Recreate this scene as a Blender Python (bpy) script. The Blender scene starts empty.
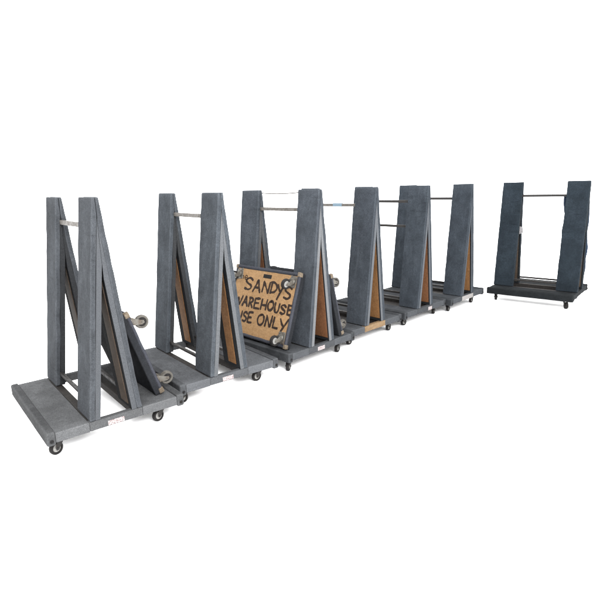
import bpy, bmesh, math, random
from mathutils import Vector, Matrix, noise
random.seed(7)
SC = bpy.context.scene
COL = SC.collection

# ------------------------------------------------------------------ dimensions (metres)
L, W = 0.86, 1.014            # cart length (along the row) and depth
HD, HA = 0.1896, 1.5248         # deck top, ridge of the A
RB, LIP = 0.1285, 0.200
GZ = 0.018                    # floor level;        # underside of the deck, top of the end lips
A0, B0 = 0.2427, 0.5730        # outer feet of the two legs
C0, C1 = 0.4026, 0.4440       # outer faces at the ridge
MID = (C0 + C1) / 2
WB = 0.250                    # width of a leg board
SL = (C0 - A0) / (HA - HD)
SR = (B0 - C1) / (HA - HD)

# ------------------------------------------------------------------ materials
def new_mat(name):
    m = bpy.data.materials.new(name); m.use_nodes = True
    nt = m.node_tree
    return m, nt, nt.nodes['Principled BSDF']

def node(nt, t, **kw):
    n = nt.nodes.new(t)
    for k, v in kw.items():
        setattr(n, k, v)
    return n

def coords(nt, scale=(1, 1, 1)):
    tc = node(nt, 'ShaderNodeTexCoord'); oi = node(nt, 'ShaderNodeObjectInfo')
    mp = node(nt, 'ShaderNodeMapping'); mp.inputs['Scale'].default_value = scale
    nt.links.new(tc.outputs['Object'], mp.inputs['Vector'])
    mu = node(nt, 'ShaderNodeMath', operation='MULTIPLY'); mu.inputs[1].default_value = 37.0
    nt.links.new(oi.outputs['Random'], mu.inputs[0])
    return mp.outputs['Vector'], mu.outputs[0]

def tex(nt, vec, w, scale, detail=4, rough=0.6, dist=0.0):
    n = node(nt, 'ShaderNodeTexNoise', noise_dimensions='4D')
    n.inputs['Scale'].default_value = scale; n.inputs['Detail'].default_value = detail
    n.inputs['Roughness'].default_value = rough; n.inputs['Distortion'].default_value = dist
    nt.links.new(vec, n.inputs['Vector']); nt.links.new(w, n.inputs['W'])
    return n.outputs['Fac']

def ramp(nt, fac, stops):
    r = node(nt, 'ShaderNodeValToRGB')
    el = r.color_ramp.elements
    while len(el) < len(stops):
        el.new(0.5)
    for e, (p, c) in zip(el, stops):
        e.position = p; e.color = (*c, 1) if len(c) == 3 else c
    nt.links.new(fac, r.inputs['Fac'])
    return r.outputs['Color']

def mix(nt, fac, a, b, mode='MIX'):
    m = node(nt, 'ShaderNodeMix', data_type='RGBA', blend_type=mode)
    for s, v in ((m.inputs[0], fac), (m.inputs[6], a), (m.inputs[7], b)):
        if isinstance(v, bpy.types.NodeSocket):
            nt.links.new(v, s)
        elif isinstance(v, (int, float)):
            s.default_value = v
        else:
            s.default_value = (*v, 1)
    return m.outputs[2]

def bump(nt, b, h, strength, dist):
    n = node(nt, 'ShaderNodeBump'); n.inputs['Strength'].default_value = strength
    n.inputs['Distance'].default_value = dist
    nt.links.new(h, n.inputs['Height']); nt.links.new(n.outputs['Normal'], b.inputs['Normal'])

def g(v): return (v, v, v)

def carpet(name, base, wear=0.5, pale=None, streak=(1, 1, 0.25)):
    """short-pile marine carpet: mottled pile, long scuffs, worn pale arrises"""
    m, nt, b = new_mat(name)
    v, w = coords(nt)
    vs, _ = coords(nt, streak)
    pale = pale or tuple(min(1, c * 1.55 + 0.006) for c in base)
    dark = tuple(c * 0.55 for c in base)
    pile = tex(nt, v, w, 260, 3, 0.7)
    mott = tex(nt, v, w, 45, 5, 0.7)
    blot = tex(nt, v, w, 5.5, 4, 0.6)
    scuf = tex(nt, vs, w, 14, 6, 0.7, 0.4)
    c = mix(nt, ramp(nt, mott, [(0.3, g(0)), (0.7, g(1))]), tuple(x * 0.74 for x in base), tuple(x * 1.28 for x in base))
    c = mix(nt, ramp(nt, blot, [(0.38, g(0)), (0.66, g(0.85))]), c, dark)
    c = mix(nt, ramp(nt, scuf, [(0.50, g(0)), (0.80, g(min(1, wear * 1.2)))]), c, pale)
    vh, _ = coords(nt, (1, 1, 5))
    mark = tex(nt, vh, w, 4.2, 5, 0.75, 0.3)
    c = mix(nt, ramp(nt, mark, [(0.57, g(0)), (0.70, g(0.75))]), c, tuple(x * 0.4 for x in base))
    geo = node(nt, 'ShaderNodeNewGeometry')
    edge = ramp(nt, geo.outputs['Pointiness'], [(0.505, g(0)), (0.56, g(0.75 * wear + 0.2))])
    c = mix(nt, edge, c, tuple(min(1, x * 1.7 + 0.01) for x in base))
    c = mix(nt, 1.0, c, ramp(nt, pile, [(0.25, g(0.48)), (0.5, g(1.0)), (0.75, g(1.65))]), 'MULTIPLY')
    nt.links.new(c, b.inputs['Base Color'])
    b.inputs['Roughness'].default_value = 0.95
    b.inputs['Specular IOR Level'].default_value = 0.03
    add = node(nt, 'ShaderNodeMath', operation='MULTIPLY_ADD')
    nt.links.new(pile, add.inputs[0]); add.inputs[1].default_value = 0.45
    nt.links.new(mott, add.inputs[2])
    bump(nt, b, add.outputs[0], 0.55, 0.006)
    return m

def wood(name, a, bcol, grain=(9, 1.4, 1.4), knots=True, stain=0.5):
    m, nt, b = new_mat(name)
    v, w = coords(nt, grain); v1, _ = coords(nt)
    gr = tex(nt, v, w, 9, 6, 0.65, 0.8)
    fl = tex(nt, v1, w, 26, 5, 0.7, 0.3)
    st = tex(nt, v1, w, 4, 4, 0.6)
    c = mix(nt, ramp(nt, gr, [(0.3, g(0)), (0.7, g(1))]), a, bcol)
    c = mix(nt, ramp(nt, fl, [(0.48, g(0)), (0.75, g(0.5))]), c, tuple(x * 0.62 for x in a))
    sp = tex(nt, v1, w, 70, 4, 0.75, 1.5)
    c = mix(nt, ramp(nt, sp, [(0.36, g(0.55)), (0.50, g(0)), (0.64, g(0))]), c, tuple(x * 0.5 for x in a))
    c = mix(nt, ramp(nt, sp, [(0.55, g(0)), (0.72, g(0.5))]), c, tuple(min(1, x * 1.35 + 0.01) for x in bcol))
    c = mix(nt, ramp(nt, st, [(0.5, g(0)), (0.75, g(stain))]), c, tuple(x * 0.45 for x in a))
    nt.links.new(c, b.inputs['Base Color'])
    b.inputs['Roughness'].default_value = 0.7
    b.inputs['Specular IOR Level'].default_value = 0.06
    bump(nt, b, gr, 0.25, 0.002)
    return m

def metal(name, col, rough=0.4, met=0.9, dirt=0.5, dirtcol=(0.02, 0.015, 0.01)):
    m, nt, b = new_mat(name)
    v, w = coords(nt)
    n = tex(nt, v, w, 35, 5, 0.65)
    c = mix(nt, ramp(nt, n, [(0.45, g(0)), (0.75, g(dirt))]), col, dirtcol)
    nt.links.new(c, b.inputs['Base Color'])
    b.inputs['Metallic'].default_value = met
    b.inputs['Specular IOR Level'].default_value = 0.10
    r = ramp(nt, n, [(0.3, g(rough * 0.75)), (0.75, g(min(1, rough * 1.6)))])
    nt.links.new(r, b.inputs['Roughness'])
    return m

def paper(name, base, ink, density=0.5):
    m, nt, b = new_mat(name)
    v, w = coords(nt, (140, 140, 220))
    n = tex(nt, v, w, 1.0, 2, 0.5)
    c = mix(nt, ramp(nt, n, [(0.55 - 0.1 * density, g(0)), (0.56, g(0.85))]), base, ink)
    nt.links.new(c, b.inputs['Base Color']); b.inputs['Roughness'].default_value = 0.7
    return m

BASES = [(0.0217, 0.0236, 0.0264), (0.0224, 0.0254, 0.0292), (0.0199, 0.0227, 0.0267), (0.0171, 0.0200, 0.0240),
         (0.0154, 0.0185, 0.0225), (0.0146, 0.0178, 0.0219), (0.0090, 0.0123, 0.0157)]  # carpet darkens along the row; last cart's dim light is put into its colour
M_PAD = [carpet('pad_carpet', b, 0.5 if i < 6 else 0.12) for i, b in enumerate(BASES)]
M_CORE = [carpet('shaded_frame_carpet', tuple(x * 0.20 for x in b), 0.2) for b in BASES]  # interior shade put into the colour: inner leg faces much darker than the pads
EDGES = [(0.0165, 0.0178, 0.0198), (0.0250, 0.0265, 0.0285), (0.036, 0.0375, 0.0395), (0.0265, 0.0285, 0.0315), (0.0240, 0.0262, 0.0295), (0.0155, 0.018, 0.0215), (0.0062, 0.0082, 0.0102)]  # last tone also carries the separate cart's dim light
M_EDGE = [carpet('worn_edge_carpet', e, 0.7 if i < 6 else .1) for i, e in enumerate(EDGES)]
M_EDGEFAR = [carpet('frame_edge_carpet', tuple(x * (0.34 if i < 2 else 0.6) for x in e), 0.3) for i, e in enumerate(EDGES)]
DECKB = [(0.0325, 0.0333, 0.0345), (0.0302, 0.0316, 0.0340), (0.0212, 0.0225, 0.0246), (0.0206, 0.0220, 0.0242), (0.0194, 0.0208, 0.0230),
         (0.0180, 0.0198, 0.0222), (0.0084, 0.0096, 0.0106)]  # last deck colour darkened likewise to hold the dimmer light
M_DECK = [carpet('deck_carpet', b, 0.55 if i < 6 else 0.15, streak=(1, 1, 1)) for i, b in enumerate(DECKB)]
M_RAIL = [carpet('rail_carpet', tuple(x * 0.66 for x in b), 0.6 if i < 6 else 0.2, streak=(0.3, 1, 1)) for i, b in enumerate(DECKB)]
M_BEAM = wood('dark_stained_timber', (0.0085, 0.0075, 0.007), (0.015, 0.0135, 0.0125), (1.4, 9, 9))
M_PLY = wood('bare_plywood', (0.070, 0.033, 0.0125), (0.106, 0.054, 0.022), (9, 9, 0.8), stain=0.6)
M_PLYR = wood('reddish_plywood', (0.060, 0.0255, 0.0115), (0.086, 0.039, 0.0180), (9, 9, 0.8), stain=0.6)
M_PLYD = wood('dark_aged_plywood', (0.026, 0.019, 0.014), (0.040, 0.029, 0.021), (9, 9, 0.8), stain=0.6)
M_OSB = wood('dolly_plywood', (0.120, 0.070, 0.032), (0.160, 0.099, 0.050), (1.2, 7, 7), stain=0.3)
M_RAW = wood('raw_pine', (0.082, 0.052, 0.027), (0.115, 0.078, 0.045), (1.2, 8, 8), stain=0.5)
M_TIP = wood('worn_timber_corner', (0.045, 0.034, 0.024), (0.095, 0.078, 0.058), (6, 6, 6), stain=0.8)
M_STEEL = metal('brushed_steel', (0.070, 0.065, 0.060), 0.5, 0.35, 0.7)
M_DARKSTEEL = metal('dull_dark_steel', (0.016, 0.0155, 0.0155), 0.5, 0.3, 0.5)
M_ZINC = metal('tarnished_zinc', (0.066, 0.063, 0.056), 0.40, 0.4, 0.9, (0.03, 0.018, 0.01))
M_BLACK = metal('black_recess', (0.003, 0.003, 0.003), 0.8, 0.0, 0.2)
M_TYRE = metal('dark_rubber', (0.006, 0.0055, 0.0055), 0.75, 0.0, 0.5, (0.014, 0.012, 0.010))
M_TYREG = metal('grey_rubber', (0.046, 0.043, 0.038), 0.8, 0.0, 0.7, (0.009, 0.008, 0.007))
M_HUB = metal('pale_hub', (0.145, 0.142, 0.135), 0.5, 0.2, 0.5, (0.03, 0.025, 0.02))
M_BOLT = metal('black_bolt', (0.005, 0.005, 0.0055), 0.5, 0.3, 0.3)
M_DOLLY = carpet('dolly_carpet', (0.0048, 0.0053, 0.0064), 0.3)
M_DOLLYB = carpet('dolly_edge_carpet', (0.0115, 0.0122, 0.0155), 0.45, streak=(0.3, 1, 1))
M_INK = metal('marker_ink', (0.0075, 0.0042, 0.0030), 0.75, 0.0, 0.6, (0.022, 0.011, 0.0055))
M_LABEL = paper('printed_paper', (0.175, 0.165, 0.163), (0.050, 0.018, 0.018), 0.9)
M_GREYPAPER = paper('grey_paper_wrap', (0.115, 0.108, 0.104), (0.07, 0.066, 0.062), 0.3)
M_TAG = paper('paper_tag', (0.125, 0.12, 0.122), (0.03, 0.03, 0.035), 0.4)
M_TAPE = metal('pale_blue_tape', (0.075, 0.105, 0.130), 0.6, 0.0, 0.15, (0.07, 0.09, 0.11))
M_BLANKET = carpet('navy_quilted_cloth', (0.0060, 0.0115, 0.0225), 0.3)

# ------------------------------------------------------------------ mesh helpers
def link(name, me, mats, parent=None, smooth=True):
    o = bpy.data.objects.new(name, me); COL.objects.link(o)
    for m in (mats if isinstance(mats, (list, tuple)) else [mats]):
        me.materials.append(m)
    if parent:
        o.parent = parent
    return o

def finish(name, bm, mats, parent=None, smooth=True, wn=True):
    bmesh.ops.recalc_face_normals(bm, faces=bm.faces)
    me = bpy.data.meshes.new(name); bm.to_mesh(me); bm.free()
    if smooth:
        for p in me.polygons:
            p.use_smooth = True
    o = link(name, me, mats, parent)
    if wn and smooth:
        md = o.modifiers.new('normals', 'WEIGHTED_NORMAL'); md.keep_sharp = True; md.weight = 80
    return o

def bm_prism(poly, axis, lo, hi):
    """closed polygon in the two other axes, extruded along axis"""
    bm = bmesh.new()
    def P(a, b, t):
        return {'y': (a, t, b), 'x': (t, a, b), 'z': (a, b, t)}[axis]
    v0 = [bm.verts.new(P(a, b, lo)) for a, b in poly]
    v1 = [bm.verts.new(P(a, b, hi)) for a, b in poly]
    bm.faces.new(v0); bm.faces.new(v1[::-1])
    n = len(poly)
    for i in range(n):
        bm.faces.new((v0[i], v0[(i + 1) % n], v1[(i + 1) % n], v1[i]))
    bmesh.ops.recalc_face_normals(bm, faces=bm.faces)
    return bm

def bm_box(x0, x1, y0, y1, z0, z1):
    return bm_prism([(x0, z0), (x1, z0), (x1, z1), (x0, z1)], 'y', y0, y1)

def bevel(bm, r, seg=3):
    bmesh.ops.bevel(bm, geom=list(bm.edges), offset=r, offset_type='OFFSET', segments=seg, profile=0.55, affect='EDGES', clamp_overlap=True)
    return bm

def lumpy(bm, amp, axis, cuts, seed, freq=7.0):
    """cut across axis and push the surface in and out a little: padded, uneven cloth"""
    lo = min(v.co[axis] for v in bm.verts); hi = max(v.co[axis] for v in bm.verts)
    no = Vector((0, 0, 0)); no[axis] = 1
    for k in range(1, cuts):
        co = Vector((0, 0, 0)); co[axis] = lo + (hi - lo) * k / cuts
        bmesh.ops.bisect_plane(bm, geom=bm.verts[:] + bm.edges[:] + bm.faces[:], plane_co=co, plane_no=no, dist=1e-5)
    off = Vector((seed * 3.1, seed * 1.7, seed * 2.3))
    for v in bm.verts:
        v.co += noise.noise_vector(v.co * freq + off) * amp
    return bm

def bm_cyl(c, axis, r, h, seg=24, chamfer=0.0, r2=None):
    """solid of revolution about axis through c, thickness h, centred"""
    prof = [(r - chamfer, -h / 2), (r, -h / 2 + chamfer), (r, h / 2 - chamfer), (r - chamfer, h / 2)] if chamfer else [(r, -h / 2), (r2 or r, h / 2)]
    ax = {'x': (Vector((0, 1, 0)), Vector((0, 0, 1)), Vector((1, 0, 0))), 'y': (Vector((0, 0, 1)), Vector((1, 0, 0)), Vector((0, 1, 0))),
          'z': (Vector((1, 0, 0)), Vector((0, 1, 0)), Vector((0, 0, 1)))}[axis]
    bm = bmesh.new(); c = Vector(c); rings = []
    for (rr, t) in prof:
        rings.append([bm.verts.new(c + ax[0] * rr * math.cos(2 * math.pi * i / seg) + ax[1] * rr * math.sin(2 * math.pi * i / seg) + ax[2] * t) for i in range(seg)])
    for a, b in zip(rings, rings[1:]):
        for i in range(seg):
            bm.faces.new((a[i], a[(i + 1) % seg], b[(i + 1) % seg], b[i]))
    bm.faces.new(rings[0][::-1]); bm.faces.new(rings[-1])
    return bm

def merge(*bms):
    me = bpy.data.meshes.new('tmp'); out = bmesh.new()
    for b in bms:
        b.to_mesh(me); b.free(); out.from_mesh(me)
    bpy.data.meshes.remove(me)
    return out

def empty(name, loc=(0, 0, 0), rz=0):
    o = bpy.data.objects.new(name, None); COL.objects.link(o)
    o.location = loc; o.rotation_euler = (0, 0, rz); o.empty_display_size = 0.2
    return o

def tag(o, label, cat, group=None):
    o['label'] = label; o['category'] = cat
    if group:
        o['group'] = group

# ------------------------------------------------------------------ casters (origin at the mounting plate, wheel below)
def ring_bm(c, r_out, r_in, h, seg=36):
    """tyre: a rounded ring about the local y axis"""
    prof = []
    rc = (r_out + r_in) / 2; rr = (r_out - r_in) / 2
    for k in range(12):
        t = 2 * math.pi * k / 12
        ca, sa = math.cos(t), math.sin(t)
        q = 0.7
        prof.append((rc + rr * math.copysign(abs(ca) ** q, ca), h / 2 * math.copysign(abs(sa) ** q, sa)))
    bm = bmesh.new(); rings = []
    for i in range(seg):
        a = 2 * math.pi * i / seg
        rings.append([bm.verts.new((c[0] + p * math.cos(a), c[1] + t, c[2] + p * math.sin(a))) for p, t in prof])
    for i in range(seg):
        A, B = rings[i], rings[(i + 1) % seg]
        for k in range(12):
            bm.faces.new((A[k], A[(k + 1) % 12], B[(k + 1) % 12], B[k]))
    return bm

CAST = {}
def caster_meshes(kind):
    if kind in CAST:
        return CAST[kind]
    tyre_m, hub_m, steel = {'cart': (M_TYRE, M_HUB, M_DARKSTEEL), 'zinc': (M_TYRE, M_HUB, M_ZINC), 'grey': (M_TYREG, M_TYRE, M_ZINC),
                            'darkwheel': (M_TYRE, M_DARKSTEEL, M_DARKSTEEL)}[kind]
    drop, r, off = 0.0690, 0.0415, 0.030
    plate = bevel(bm_box(-0.045, 0.045, -0.036, 0.036, -0.004, 0.0), 0.0015, 1)
    cup = bm_cyl((0, 0, -0.012), 'z', 0.027, 0.016, 24, 0.004)
    bolts = [bm_cyl((sx * 0.035, sy * 0.026, -0.006), 'z', 0.006, 0.005, 8, 0.001) for sx in (-1, 1) for sy in (-1, 1)]
    cheeks = []
    for s in (-1, 1):
        poly = [(-0.026, -0.016), (0.026, -0.016), (off + 0.013, -drop + 0.006), (off + 0.008, -drop - 0.011), (off - 0.008, -drop - 0.011), (off - 0.016, -drop + 0.004)]
        cheeks.append(bevel(bm_prism(poly, 'y', s * 0.0185 - 0.0013, s * 0.0185 + 0.0013), 0.0008, 1))
    bridge = bevel(bm_box(-0.027, 0.027, -0.0185, 0.0185, -0.0215, -0.018), 0.001, 1)
    axle = bm_cyl((off, 0, -drop), 'y', 0.006, 0.050, 12, 0.0015)
    fork = merge(plate, cup, *bolts, *cheeks, bridge, axle)
    tyre = ring_bm((off, 0, -drop), r, r * 0.60, 0.030)
    hub = merge(bm_cyl((off, 0, -drop), 'y', r * 0.64, 0.020, 28, 0.003), bm_cyl((off, 0, -drop), 'y', r * 0.30, 0.031, 20, 0.003))
    out = []
    for nm, bm, mt in (('fork', fork, steel), ('tyre', tyre, tyre_m), ('hub', hub, hub_m)):
        bmesh.ops.recalc_face_normals(bm, faces=bm.faces)
        me = bpy.data.meshes.new(nm); bm.to_mesh(me); bm.free(); me.materials.append(mt)
        for p in me.polygons:
            p.use_smooth = True
        me.set_sharp_from_angle(angle=math.radians(35))
        out.append((nm, me))
    CAST[kind] = out
    return out

def caster(parent, loc, swivel, kind, flip=False, scale=1.0):
    (_, fork), (_, tyre), (_, hub) = caster_meshes(kind)
    c = bpy.data.objects.new('caster', fork); COL.objects.link(c); c.parent = parent
    c.location = loc; c.rotation_euler = (math.pi if flip else 0, 0, swivel); c.scale = (scale,) * 3
    for nm, me in (('tyre', tyre), ('hub', hub)):
        w = bpy.data.objects.new(nm, me); COL.objects.link(w); w.parent = c
    return c

# ------------------------------------------------------------------ the panel carts
def leg_profile(left, t0, t1, z0, z1, clip=True):
    """slice of the sloping leg between offsets t0..t1 inward of its outer face; mitred at the ridge plane"""
    def out(z): return A0 + SL * (z - HD) if left else B0 - SR * (z - HD)
    s = 1 if left else -1
    lim = MID - s * 0.0008
    def lx(z, t):
        x = out(z) + s * t
        return min(x, lim) if left else max(x, lim)
    def zhit(t):                                  # height where offset t meets the ridge plane
        return HD + ((lim - s * t - A0) / SL if left else (B0 - lim + s * t) / SR) if True else 0
    pts = [(lx(z0, t0), z0)]
    za = zhit(t0); zb = zhit(t1)
    top = min(z1, za - 0.004) if za < z1 else z1
    pts.append((lx(top, t0), top))
    if zb < top - 1e-3:
        if abs(lx(top, t0) - lim) > 1e-4:
            pts.append((lim, top))
        pts.append((lim, zb))
    else:
        pts.append((lx(top, t1), top))
    pts.append((lx(z0, t1), z0))
    return pts

def make_leg(cart, idx, left, v0, seed):
    i = idx
    v1 = v0 + WB
    bm = bm_prism(leg_profile(left, 0.034, 0.066, HD + 0.001, HA - 0.012), 'y', v0 + 0.004, v1 - 0.004)
    bevel(bm, 0.004, 2)
    for f in bm.faces:
        if abs(f.normal.y) > 0.7:
            f.material_index = 1
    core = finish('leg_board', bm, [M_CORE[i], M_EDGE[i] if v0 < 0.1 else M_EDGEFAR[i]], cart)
    bm = bm_prism(leg_profile(left, 0.0, 0.0335, HD + 0.001, HA), 'y', v0, v1)
    bevel(bm, 0.013, 4); lumpy(bm, 0.0034, 2, 24, seed, 9.0)
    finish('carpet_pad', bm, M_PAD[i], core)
    zt = HA - (0.42 if left else 0.50)
    bm = bm_prism(leg_profile(left, 0.0665, 0.071, HD + 0.03, zt), 'y', v0 + (0.05 if i < 1 else 0.058 if i < 2 else 0.020), v1 - (0.085 if i < 2 else 0.065))
    finish('plywood_panel', bm, M_PLYD if i in (0, 6) else M_PLYR if i in (2, 4) else M_PLY, core, smooth=False)
    return core

def make_cart(i, x, y, rz, label, cast_angles, closed_tray=False):
    c = empty('panel_cart', (x, y, 0), rz)
    tag(c, label, 'panel cart', 'carpeted A-frame panel carts')
    sd = i * 11 + 3
    # platforms under the leaning panels
    for k, (u0, u1) in enumerate(((0.046, A0 - 0.002), (B0 + 0.002, L - 0.046))):
        bm = bevel(bm_box(u0, u1, 0, W, RB, HD), 0.006, 3)
        lumpy(bm, 0.0014, 1, 14, sd + k)
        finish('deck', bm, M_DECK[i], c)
    # raised end lips
    for k, u0 in enumerate((-0.004, L - 0.0465)):
        bm = bevel(bm_box(u0, u0 + 0.0505, -0.004, W + 0.004, RB - 0.014, LIP), 0.014, 4)
        lumpy(bm, 0.0016, 1, 14, sd + 4 + k)
        lip = finish('end_lip', bm, M_RAIL[i], c)
        b = merge(bm_cyl((u0 + 0.027, -0.006, RB + 0.016), 'y', 0.011, 0.006, 16, 0.002), bm_cyl((u0 + 0.027, -0.0095, RB + 0.016), 'y', 0.006, 0.006, 6, 0.001))
        finish('bolt', b, M_BOLT, lip, wn=False)
    # middle of the base
    for k, (v0, v1) in enumerate(((0.0012, 0.045), (W - 0.045, W - 0.0012))):
        mt = M_RAIL[i]
        if i == 3 and k == 0: mt = M_RAW
        bm = bevel(bm_box(A0 - 0.0015, B0 + 0.0015, v0, v1, RB + 0.002, HD - 0.001), 0.005, 2)
        finish('side_rail', bm, mt, c)
    for u0 in (A0, B0 - 0.05):
        bm = bevel(bm_box(u0, u0 + 0.05, 0.046, W - 0.046, RB + 0.004, HD - 0.003), 0.004, 2)
        finish('cross_member', bm, M_BEAM, c)
    if closed_tray:
        bm = bm_box(A0 + 0.05, B0 - 0.05, 0.046, W - 0.046, RB + 0.006, RB + 0.024)
        finish('tray_board', bm, M_BEAM, c, smooth=False)
    # the two A-frames
    for v0 in (0.0, W - WB):
        for left in (True, False):
            make_leg(c, i, left, v0, sd + v0 * 7 + left)
    # bars between them
    z = HA - 0.172
    bar = finish('spacer_bar', bevel(bm_box(MID - 0.012, MID + 0.012, WB - 0.02, W - WB + 0.02, z - 0.015, z + 0.015), 0.003, 2),
                 M_STEEL if i < 4 else M_DARKSTEEL, c)
    if i == 3:
        finish('blue_tape', bevel(bm_box(MID - 0.0145, MID + 0.0145, 0.44, 0.56, z - 0.0175, z + 0.0185), 0.004, 2), M_TAPE, bar)
    if i == 4:
        finish('tie_bar', bevel(bm_box(MID - 0.010, MID + 0.010, WB - 0.02, W - WB + 0.02, z - 0.29, z - 0.262), 0.003, 2), M_DARKSTEEL, c)
    for uu in (A0 + 0.050, B0 - 0.046):
        finish('tie_bar', bevel(bm_box(uu - 0.011, uu + 0.011, WB - 0.02, W - WB + 0.02, HD + 0.075, HD + 0.098), 0.003, 2), M_DARKSTEEL, c)
    # casters
    for (u, v, off), ang in zip(((0.085, 0.095, 0), (0.735, 0.095, 0), (0.085, W - 0.095, 0), (0.775, W - 0.095, 0)), cast_angles):
        caster(c, (u, v, RB - 0.0008), ang, 'darkwheel' if i == 6 else 'cart')
    return c

R = math.radians
POSE = [(-1.481, 2.6646, 0.682), (-0.865, 3.3468, 0.6726), (-0.1032, 3.9677, 0.7818), (0.459, 4.5928, 0.7693),
        (1.1243, 5.2283, 0.7836), (1.7913, 5.7993, 0.7941), (3.2345, 5.8086, 0.8838)]
LABELS = [
    'pale worn grey A-frame panel cart, nearest of all, black dolly on its right deck',
    'grey A-frame panel cart, second from the left, in front of the lettered plywood dolly',
    'grey carpeted A-frame panel cart carrying the lettered plywood dolly against its boards',
    'blue grey A-frame panel cart with blue tape on its bar and raw pine rail',
    'blue grey A-frame panel cart with two upper cross bars and white rail sticker',
    'blue grey A-frame panel cart with pale paper on its rail, farthest in the row',
    'bluish A-frame panel cart standing apart on the right, dim light painted into its carpet',
]
CA = [(R(200), R(195), R(60), R(120)), (R(150), R(185), R(20), R(220)), (R(215), R(200), R(80), R(20)), (R(10), R(10), R(100), R(60)),
      (R(0), R(20), R(190), R(70)), (R(10), R(185), R(100), R(20)), (R(215), R(170), R(20), R(0))]
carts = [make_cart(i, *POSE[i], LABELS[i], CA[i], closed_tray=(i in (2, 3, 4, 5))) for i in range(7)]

# stickers and papers on the rails
for i, u0, u1, z0, z1, mt in ((0, 0.350, 0.452, 0.136, 0.166, M_LABEL), (1, 0.345, 0.438, 0.136, 0.168, M_LABEL), (2, 0.352, 0.440, 0.137, 0.172, M_LABEL),
                              (4, 0.47, 0.548, 0.133, 0.172, M_LABEL), (5, 0.270, 0.560, 0.128, 0.183, M_GREYPAPER)):
    finish('paper_sticker', bm_box(u0, u1, -0.0008, 0.0016, z0, z1), mt, carts[i], smooth=False)
# paper tag on the far frame of the cart standing apart
bm = bm_prism([(W - WB - 0.050, 0.885), (W - WB - 0.002, 0.865), (W - WB - 0.002, 0.965), (W - WB - 0.038, 0.955)], 'x', 0.372, 0.375)
finish('paper_tag', bm, M_TAG, carts[6], smooth=False)
# slack wire between the ridges of the third cart
bm = bmesh.new(); rings = []
for k in range(15):
    t = k / 14; v = WB - 0.03 + t * (W - 2 * WB + 0.06); z = HA - 0.022 - 0.010 * math.sin(math.pi * t) - 0.006 * t
    rings.append([bm.verts.new((MID + 0.03 + 0.005 * math.cos(a), v, z + 0.005 * math.sin(a))) for a in [2 * math.pi * q / 8 for q in range(8)]])
for a, b in zip(rings, rings[1:]):
    for q in range(8):
        bm.faces.new((a[q], a[(q + 1) % 8], b[(q + 1) % 8], b[q]))
bm.faces.new(rings[0]); bm.faces.new(rings[-1][::-1])
finish('wire', bm, M_STEEL, carts[2], wn=False)

# ------------------------------------------------------------------ dollies leaning on the carts
def strokes():
    """upright marker capitals: polylines in a unit box"""
    return {
        'S': [[(0.95, 0.84), (0.62, 1.0), (0.22, 0.9), (0.10, 0.70), (0.40, 0.54), (0.80, 0.40), (0.86, 0.18), (0.52, 0.02), (0.05, 0.10)]],
        'A': [[(0.0, 0.0), (0.30, 0.55), (0.52, 1.0), (0.72, 0.5), (0.95, 0.02)], [(0.18, 0.36), (0.82, 0.40)]],
        'N': [[(0.05, 0.0), (0.10, 0.5), (0.12, 0.98)], [(0.12, 0.98), (0.5, 0.5), (0.86, 0.03)], [(0.86, 0.03), (0.92, 0.5), (0.95, 1.0)]],
        'D': [[(0.12, 0.02), (0.15, 0.5), (0.14, 0.97)], [(0.0, 0.96), (0.5, 0.95), (0.90, 0.72), (0.95, 0.40), (0.62, 0.10), (0.05, 0.02)]],
        'Y': [[(0.02, 0.98), (0.25, 0.70), (0.48, 0.55)], [(0.98, 1.0), (0.70, 0.62), (0.40, 0.25), (0.22, 0.0)]],
        'W': [[(0.0, 1.0), (0.14, 0.5), (0.25, 0.0), (0.40, 0.4), (0.50, 0.72), (0.62, 0.35), (0.74, 0.02), (0.88, 0.5), (1.0, 0.98)]],
        'R': [[(0.10, 0.0), (0.12, 0.5), (0.12, 0.98)], [(0.0, 0.95), (0.55, 0.99), (0.88, 0.78), (0.62, 0.55), (0.15, 0.48)], [(0.38, 0.50), (0.65, 0.25), (0.98, 0.0)]],
        'E': [[(0.14, 0.0), (0.12, 0.5), (0.14, 1.0)], [(0.12, 0.98), (0.95, 1.0)], [(0.12, 0.53), (0.75, 0.54)], [(0.12, 0.03), (0.98, 0.02)]],
        'H': [[(0.08, 0.0), (0.10, 0.5), (0.12, 1.0)], [(0.90, 0.02), (0.90, 0.5), (0.94, 1.0)], [(0.10, 0.48), (0.92, 0.52)]],
        'O': [[(0.52, 0.98), (0.18, 0.86), (0.03, 0.48), (0.22, 0.08), (0.58, 0.02), (0.92, 0.32), (0.94, 0.70), (0.72, 0.95), (0.45, 0.99)]],
        'U': [[(0.04, 1.0), (0.06, 0.45), (0.22, 0.06), (0.62, 0.04), (0.86, 0.30), (0.92, 0.98)]],
        'L': [[(0.16, 1.0), (0.13, 0.5), (0.12, 0.04)], [(0.12, 0.04), (0.55, 0.04), (0.98, 0.08)]],
        'T': [[(0.0, 0.95), (1.0, 1.0)], [(0.52, 0.97), (0.48, 0.5), (0.45, 0.0)]],
        'h': [[(0.1, 0.0), (0.12, 0.5), (0.15, 1.0)], [(0.12, 0.35), (0.5, 0.55), (0.82, 0.4), (0.88, 0.0)]],
        'e': [[(0.1, 0.5), (0.9, 0.55), (0.75, 0.95), (0.3, 0.95), (0.08, 0.5), (0.3, 0.08), (0.9, 0.12)]],
    }
STROKES = strokes()

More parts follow.
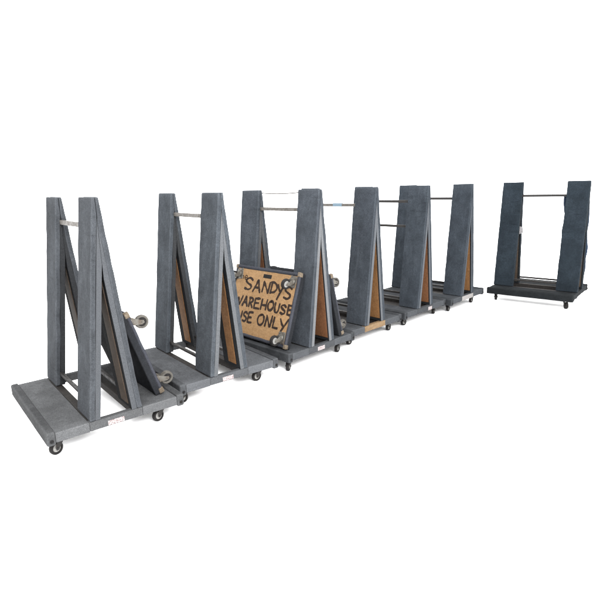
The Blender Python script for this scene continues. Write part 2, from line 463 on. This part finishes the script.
def smooth_line(p, n=5):
    if len(p) < 3:
        return [Vector(p[0]).lerp(Vector(p[1]), k / 6) for k in range(7)]
    out = []
    q = [p[0]] + list(p) + [p[-1]]
    for i in range(1, len(q) - 2):
        a, b, c, d = (Vector(q[i + k]) for k in (-1, 0, 1, 2))
        for k in range(n):
            t = k / n
            out.append(0.5 * ((2 * b) + (-a + c) * t + (2 * a - 5 * b + 4 * c - d) * t * t + (-a + 3 * b - 3 * c + d) * t ** 3))
    out.append(Vector(p[-1]))
    return out

def letters_bm(rows, z, width):
    bm = bmesh.new(); rnd = random.Random(4); layer = 0
    for (ch, x0, y0, x1, y1) in rows:
        dy = (y1 - y0) * 0.02; y0 -= dy; y1 += dy
        for st in STROKES[ch]:
            pts = [Vector((x0 + (x1 - x0) * p.x, y0 + (y1 - y0) * p.y)) for p in smooth_line(st, 9)]
            jx, jy = rnd.uniform(-.004, .004), rnd.uniform(-.004, .004)
            pts = [Vector((p.x + jx, p.y + jy + 0.004 * noise.noise(Vector((p.x * 20, p.y * 20, 3))))) for p in pts]
            layer += 1; zz = z + 0.00006 * layer
            prev = None; n = len(pts)
            for k, p in enumerate(pts):
                d = (pts[min(k + 1, n - 1)] - pts[max(k - 1, 0)]); d.normalize()
                w = width * (0.92 + 0.40 * noise.noise(Vector((p.x * 28, p.y * 28, layer))) + 0.22 * noise.noise(Vector((p.x * 110, p.y * 110, layer)))) * (0.72 if k in (0, n - 1) else 1)
                if k == 0: p = p - d * width * 0.3
                if k == n - 1: p = p + d * width * 0.3
                nrm = Vector((-d.y, d.x)) * w * 0.5
                row = [bm.verts.new((p.x + nrm.x, p.y + nrm.y, zz)), bm.verts.new((p.x - nrm.x, p.y - nrm.y, zz))]
                if prev:
                    bm.faces.new((prev[0], prev[1], row[1], row[0]))
                prev = row
    return bm

def make_dolly(cart, left, theta, H, T, vn, wd, label, kinds, swivels, writing=False, inset=0.105):
    """carpet-wrapped furniture dolly stood on its edge and leaned on the legs of a cart"""
    s, c = math.sin(theta), math.cos(theta)
    if left:
        ub = A0 + SL * H * c - H * s - 0.004
        X, Y, Z, O = (0, -1, 0), (s, 0, c), (-c, 0, s), (ub, vn + wd, HD + 0.002)
    else:
        ub = B0 - SR * H * c + H * s + 0.004
        X, Y, Z, O = (0, 1, 0), (-s, 0, c), (c, 0, s), (ub, vn, HD + 0.002)
    M = Matrix.Identity(4)
    for r in range(3):
        M[r][0], M[r][1], M[r][2], M[r][3] = X[r], Y[r], Z[r], O[r]
    d = empty('furniture_dolly'); tag(d, label, 'dolly', 'carpeted dollies leaning on the carts')
    cx, cy, crz = POSE[cart]
    d.matrix_world = Matrix.Translation((cx, cy, 0)) @ Matrix.Rotation(crz, 4, 'Z') @ M
    b = 0.034
    body = finish('carpet_cover', lumpy(bevel(bm_box(0, wd, 0, H, 0, T - 0.016), 0.010, 3), 0.0015, 0, 12, cart + 20), M_DOLLY, d)
    # rolled carpet border around the bare plywood underside: four strips mitred into one ring
    bm = bmesh.new()
    prof = [(0.0, T - 0.020), (0.002, T - 0.004), (0.012, T + 0.004), (0.024, T + 0.003), (b, T - 0.006), (b, T - 0.020)]
    rows = []
    N = 14
    path = []
    for (ax, ay, bx, by, nx, ny) in ((0, 0, 1, 0, 0, 1), (1, 0, 1, 1, -1, 0), (1, 1, 0, 1, 0, -1), (0, 1, 0, 0, 1, 0)):
        for k in range(N):
            t = k / N
            path.append((ax + (bx - ax) * t, ay + (by - ay) * t))
    for (px, py) in path:
        ring = []
        for (o, z) in prof:
            o2 = o + 0.004 * noise.noise(Vector((px * 9, py * 9, cart)))
            x = o2 + px * (wd - 2 * o2); y = o2 + py * (H - 2 * o2)
            ring.append(bm.verts.new((x, y, z + 0.0018 * noise.noise(Vector((px * 7, py * 7, 5 + cart))))))
        rows.append(ring)
    n = len(rows)
    for k in range(n):
        A, B = rows[k], rows[(k + 1) % n]
        for q in range(len(prof)):
            bm.faces.new((A[q], A[(q + 1) % len(prof)], B[(q + 1) % len(prof)], B[q]))
    finish('carpet_border', bm, M_DOLLYB, d)
    ply = finish('plywood_panel', bm_box(b - 0.006, wd - b + 0.006, b - 0.006, H - b + 0.006, T - 0.0155, T - 0.005), M_OSB, d, smooth=False)
    # bare worn corners
    for k, (px, py) in enumerate(((0, 0), (1, 0), (0, 1), (1, 1))):
        x0 = -0.003 if px == 0 else wd - 0.031; y0 = -0.003 if py == 0 else H - 0.037
        bm = bevel(bm_box(x0, x0 + 0.034, y0, y0 + 0.040, T - 0.030, T + 0.0065), 0.007, 2)
        finish('worn_corner', lumpy(bm, 0.003, 0, 3, k + cart * 5, 25), M_TIP, d)
    # casters
    k = 0
    for py in (0, 1):
        for px in (0, 1):
            x = inset if px == 0 else wd - inset; y = 0.085 if py == 0 else H - 0.085
            if swivels[k] is not None:
                caster(d, (x, y, T - 0.0048), swivels[k], kinds, flip=True, scale=1.12)
            k += 1
    if writing:
        hs = finish('hand_slot', bm_box(0.405, 0.515, 0.568, 0.603, T - 0.0052, T - 0.0042), M_BLACK, d, smooth=False)
        lines = {
            'small': [('T', .050, .535, .094, .590), ('h', .098, .528, .136, .582), ('e', .148, .527, .186, .568)],
            'name': [('S', 0.175, 0.441, 0.282, 0.548), ('A', 0.301, 0.433, 0.404, 0.538), ('N', 0.419, 0.440, 0.519, 0.536), ('D', 0.532, 0.446, 0.618, 0.541),
                     ('Y', 0.619, 0.405, 0.692, 0.527), ('S', 0.715, 0.419, 0.806, 0.525)],
            'middle': [('W', 0.068, 0.288, 0.183, 0.372), ('A', 0.194, 0.286, 0.268, 0.369), ('R', 0.279, 0.284, 0.340, 0.368), ('E', 0.356, 0.286, 0.432, 0.368),
                       ('H', 0.451, 0.285, 0.528, 0.373), ('O', 0.542, 0.292, 0.617, 0.371), ('U', 0.634, 0.290, 0.695, 0.368), ('S', 0.710, 0.288, 0.778, 0.365),
                       ('E', 0.791, 0.287, 0.852, 0.370)],
            'use': [('U', 0.156, 0.146, 0.224, 0.231), ('S', 0.238, 0.143, 0.297, 0.230), ('E', 0.310, 0.144, 0.369, 0.233)],
            'only': [('O', 0.447, 0.147, 0.535, 0.242),
                     ('N', 0.553, 0.150, 0.631, 0.242), ('L', 0.647, 0.150, 0.719, 0.242), ('Y', 0.739, 0.119, 0.839, 0.244)],
        }
        for key, rows_ in lines.items():
            finish('marker_lettering', letters_bm(rows_, T - 0.0046, 0.011 if key == 'small' else 0.0235), M_INK, ply, smooth=False)
    return d

make_dolly(2, True, R(19), 0.66, 0.06, 0.09, 0.87, 'dolly showing its tan plywood underside with black marker lettering',
           'zinc', (R(215), R(272), R(280), R(262)), writing=True, inset=0.075)
make_dolly(0, False, R(18), 0.62, 0.06, 0.10, 0.90, 'black carpeted dolly stood on edge on the right deck of the nearest cart',
           'grey', (R(275), R(60), R(265), R(120)), inset=0.06)
make_dolly(2, False, R(14), 0.60, 0.06, 0.02, 0.90, 'black dolly seen edge on, leaning behind the cart with the lettered dolly',
           'grey', (R(280), R(60), R(262), R(20)), inset=0.06)

# ------------------------------------------------------------------ navy cloth hung over the rear legs of the cart standing apart
def make_blanket():
    rnd = random.Random(3)
    root_m = Matrix.Translation((*POSE[6][:2], 0)) @ Matrix.Rotation(POSE[6][2], 4, 'Z')
    bm = bmesh.new(); nu, nv = 26, 46
    grid = []
    for j in range(nv + 1):
        t = j / nv; z = 1.36 - t * 1.12
        row = []
        for k in range(nu + 1):
            q = k / nu
            ragged = 0.020 * noise.noise(Vector((z * 5, (q > 0.5) * 7, 0))) + 0.004 * noise.noise(Vector((z * 16, (q > 0.5) * 7, 2)))
            half = WB / 2 + (0.030 if q > 0.5 else -0.004 + 0.008 * t) + ragged
            v = WB / 2 + (q - 0.5) * 2 * half
            u = B0 - SR * (z - HD) + 0.012 + 0.020 * (0.5 + noise.noise(Vector((q * 5, z * 5, 1)))) + 0.010 * math.sin(q * 21 + z * 3)
            if abs(q - 0.5) > 0.44:
                u -= 0.012
            row.append(bm.verts.new((u, v, z + 0.012 * noise.noise(Vector((q * 8, t * 3, 4))) * (t > 0.9))))
        grid.append(row)
    for j in range(nv):
        for k in range(nu):
            bm.faces.new((grid[j][k], grid[j][k + 1], grid[j + 1][k + 1], grid[j + 1][k]))
    bmesh.ops.recalc_face_normals(bm, faces=bm.faces)
    bmesh.ops.solidify(bm, geom=bm.faces[:], thickness=0.008)
    o = finish('moving_blanket', bm, M_BLANKET, None, wn=False)
    o.matrix_world = root_m
    tag(o, 'navy cloth hanging behind the right board of the cart standing apart', 'blanket')
make_blanket()

# ------------------------------------------------------------------ white surface, light, camera
m, nt, b = new_mat('white_surface')
b.inputs['Base Color'].default_value = (0.96, 0.96, 0.96, 1); b.inputs['Roughness'].default_value = 1.0
b.inputs['Specular IOR Level'].default_value = 0.0
bm = bmesh.new()
vs = [bm.verts.new(p) for p in ((-150, -150, GZ), (150, -150, GZ), (150, 150, GZ), (-150, 150, GZ))]
bm.faces.new(vs)
fl = finish('ground', bm, m, None, smooth=False); fl['kind'] = 'structure'

wd = bpy.data.worlds.new('World'); SC.world = wd; wd.use_nodes = True
bg = wd.node_tree.nodes['Background']
bg.inputs['Color'].default_value = (1, 1, 1, 1); bg.inputs['Strength'].default_value = 1.0

def area(name, loc, target, size, power, col=(1, 1, 1)):
    l = bpy.data.lights.new(name, 'AREA'); l.shape = 'SQUARE'; l.size = size; l.energy = power; l.color = col
    o = bpy.data.objects.new(name, l); COL.objects.link(o); o.location = loc
    o.rotation_euler = (Vector(target) - Vector(loc)).to_track_quat('-Z', 'Y').to_euler()
    return o
area('added_key_light', (1.6, -2.2, 5.0), (-0.4, 4.0, 0.4), 3.0, 330)  # unseen key light, added to brighten near faces and tops

cam = bpy.data.cameras.new('Camera'); co = bpy.data.objects.new('Camera', cam); COL.objects.link(co)
cam.sensor_width = 36; cam.sensor_fit = 'HORIZONTAL'; cam.lens = 503.76 / 600 * 36; cam.clip_end = 2000; cam.clip_start = 0.05
pit, rol = 0.2231, -0.026989
fwd = Vector((0, math.cos(pit), -math.sin(pit))); right = Vector((1, 0, 0)); down = Vector((0, -math.sin(pit), -math.cos(pit)))
xi = right * math.cos(rol) - down * math.sin(rol); yi = right * math.sin(rol) + down * math.cos(rol)
mw = Matrix.Identity(4)
for r in range(3):
    mw[r][0], mw[r][1], mw[r][2] = xi[r], -yi[r], -fwd[r]
mw[2][3] = 1.8093 * 0.86
co.matrix_world = mw
SC.camera = co
SC.render.engine = 'CYCLES'
SC.cycles.max_bounces = 6
SC.cycles.use_denoising = True
SC.view_settings.view_transform = 'Standard'; SC.view_settings.look = 'None'
SC.view_settings.exposure = 2.25; SC.view_settings.gamma = 1.0
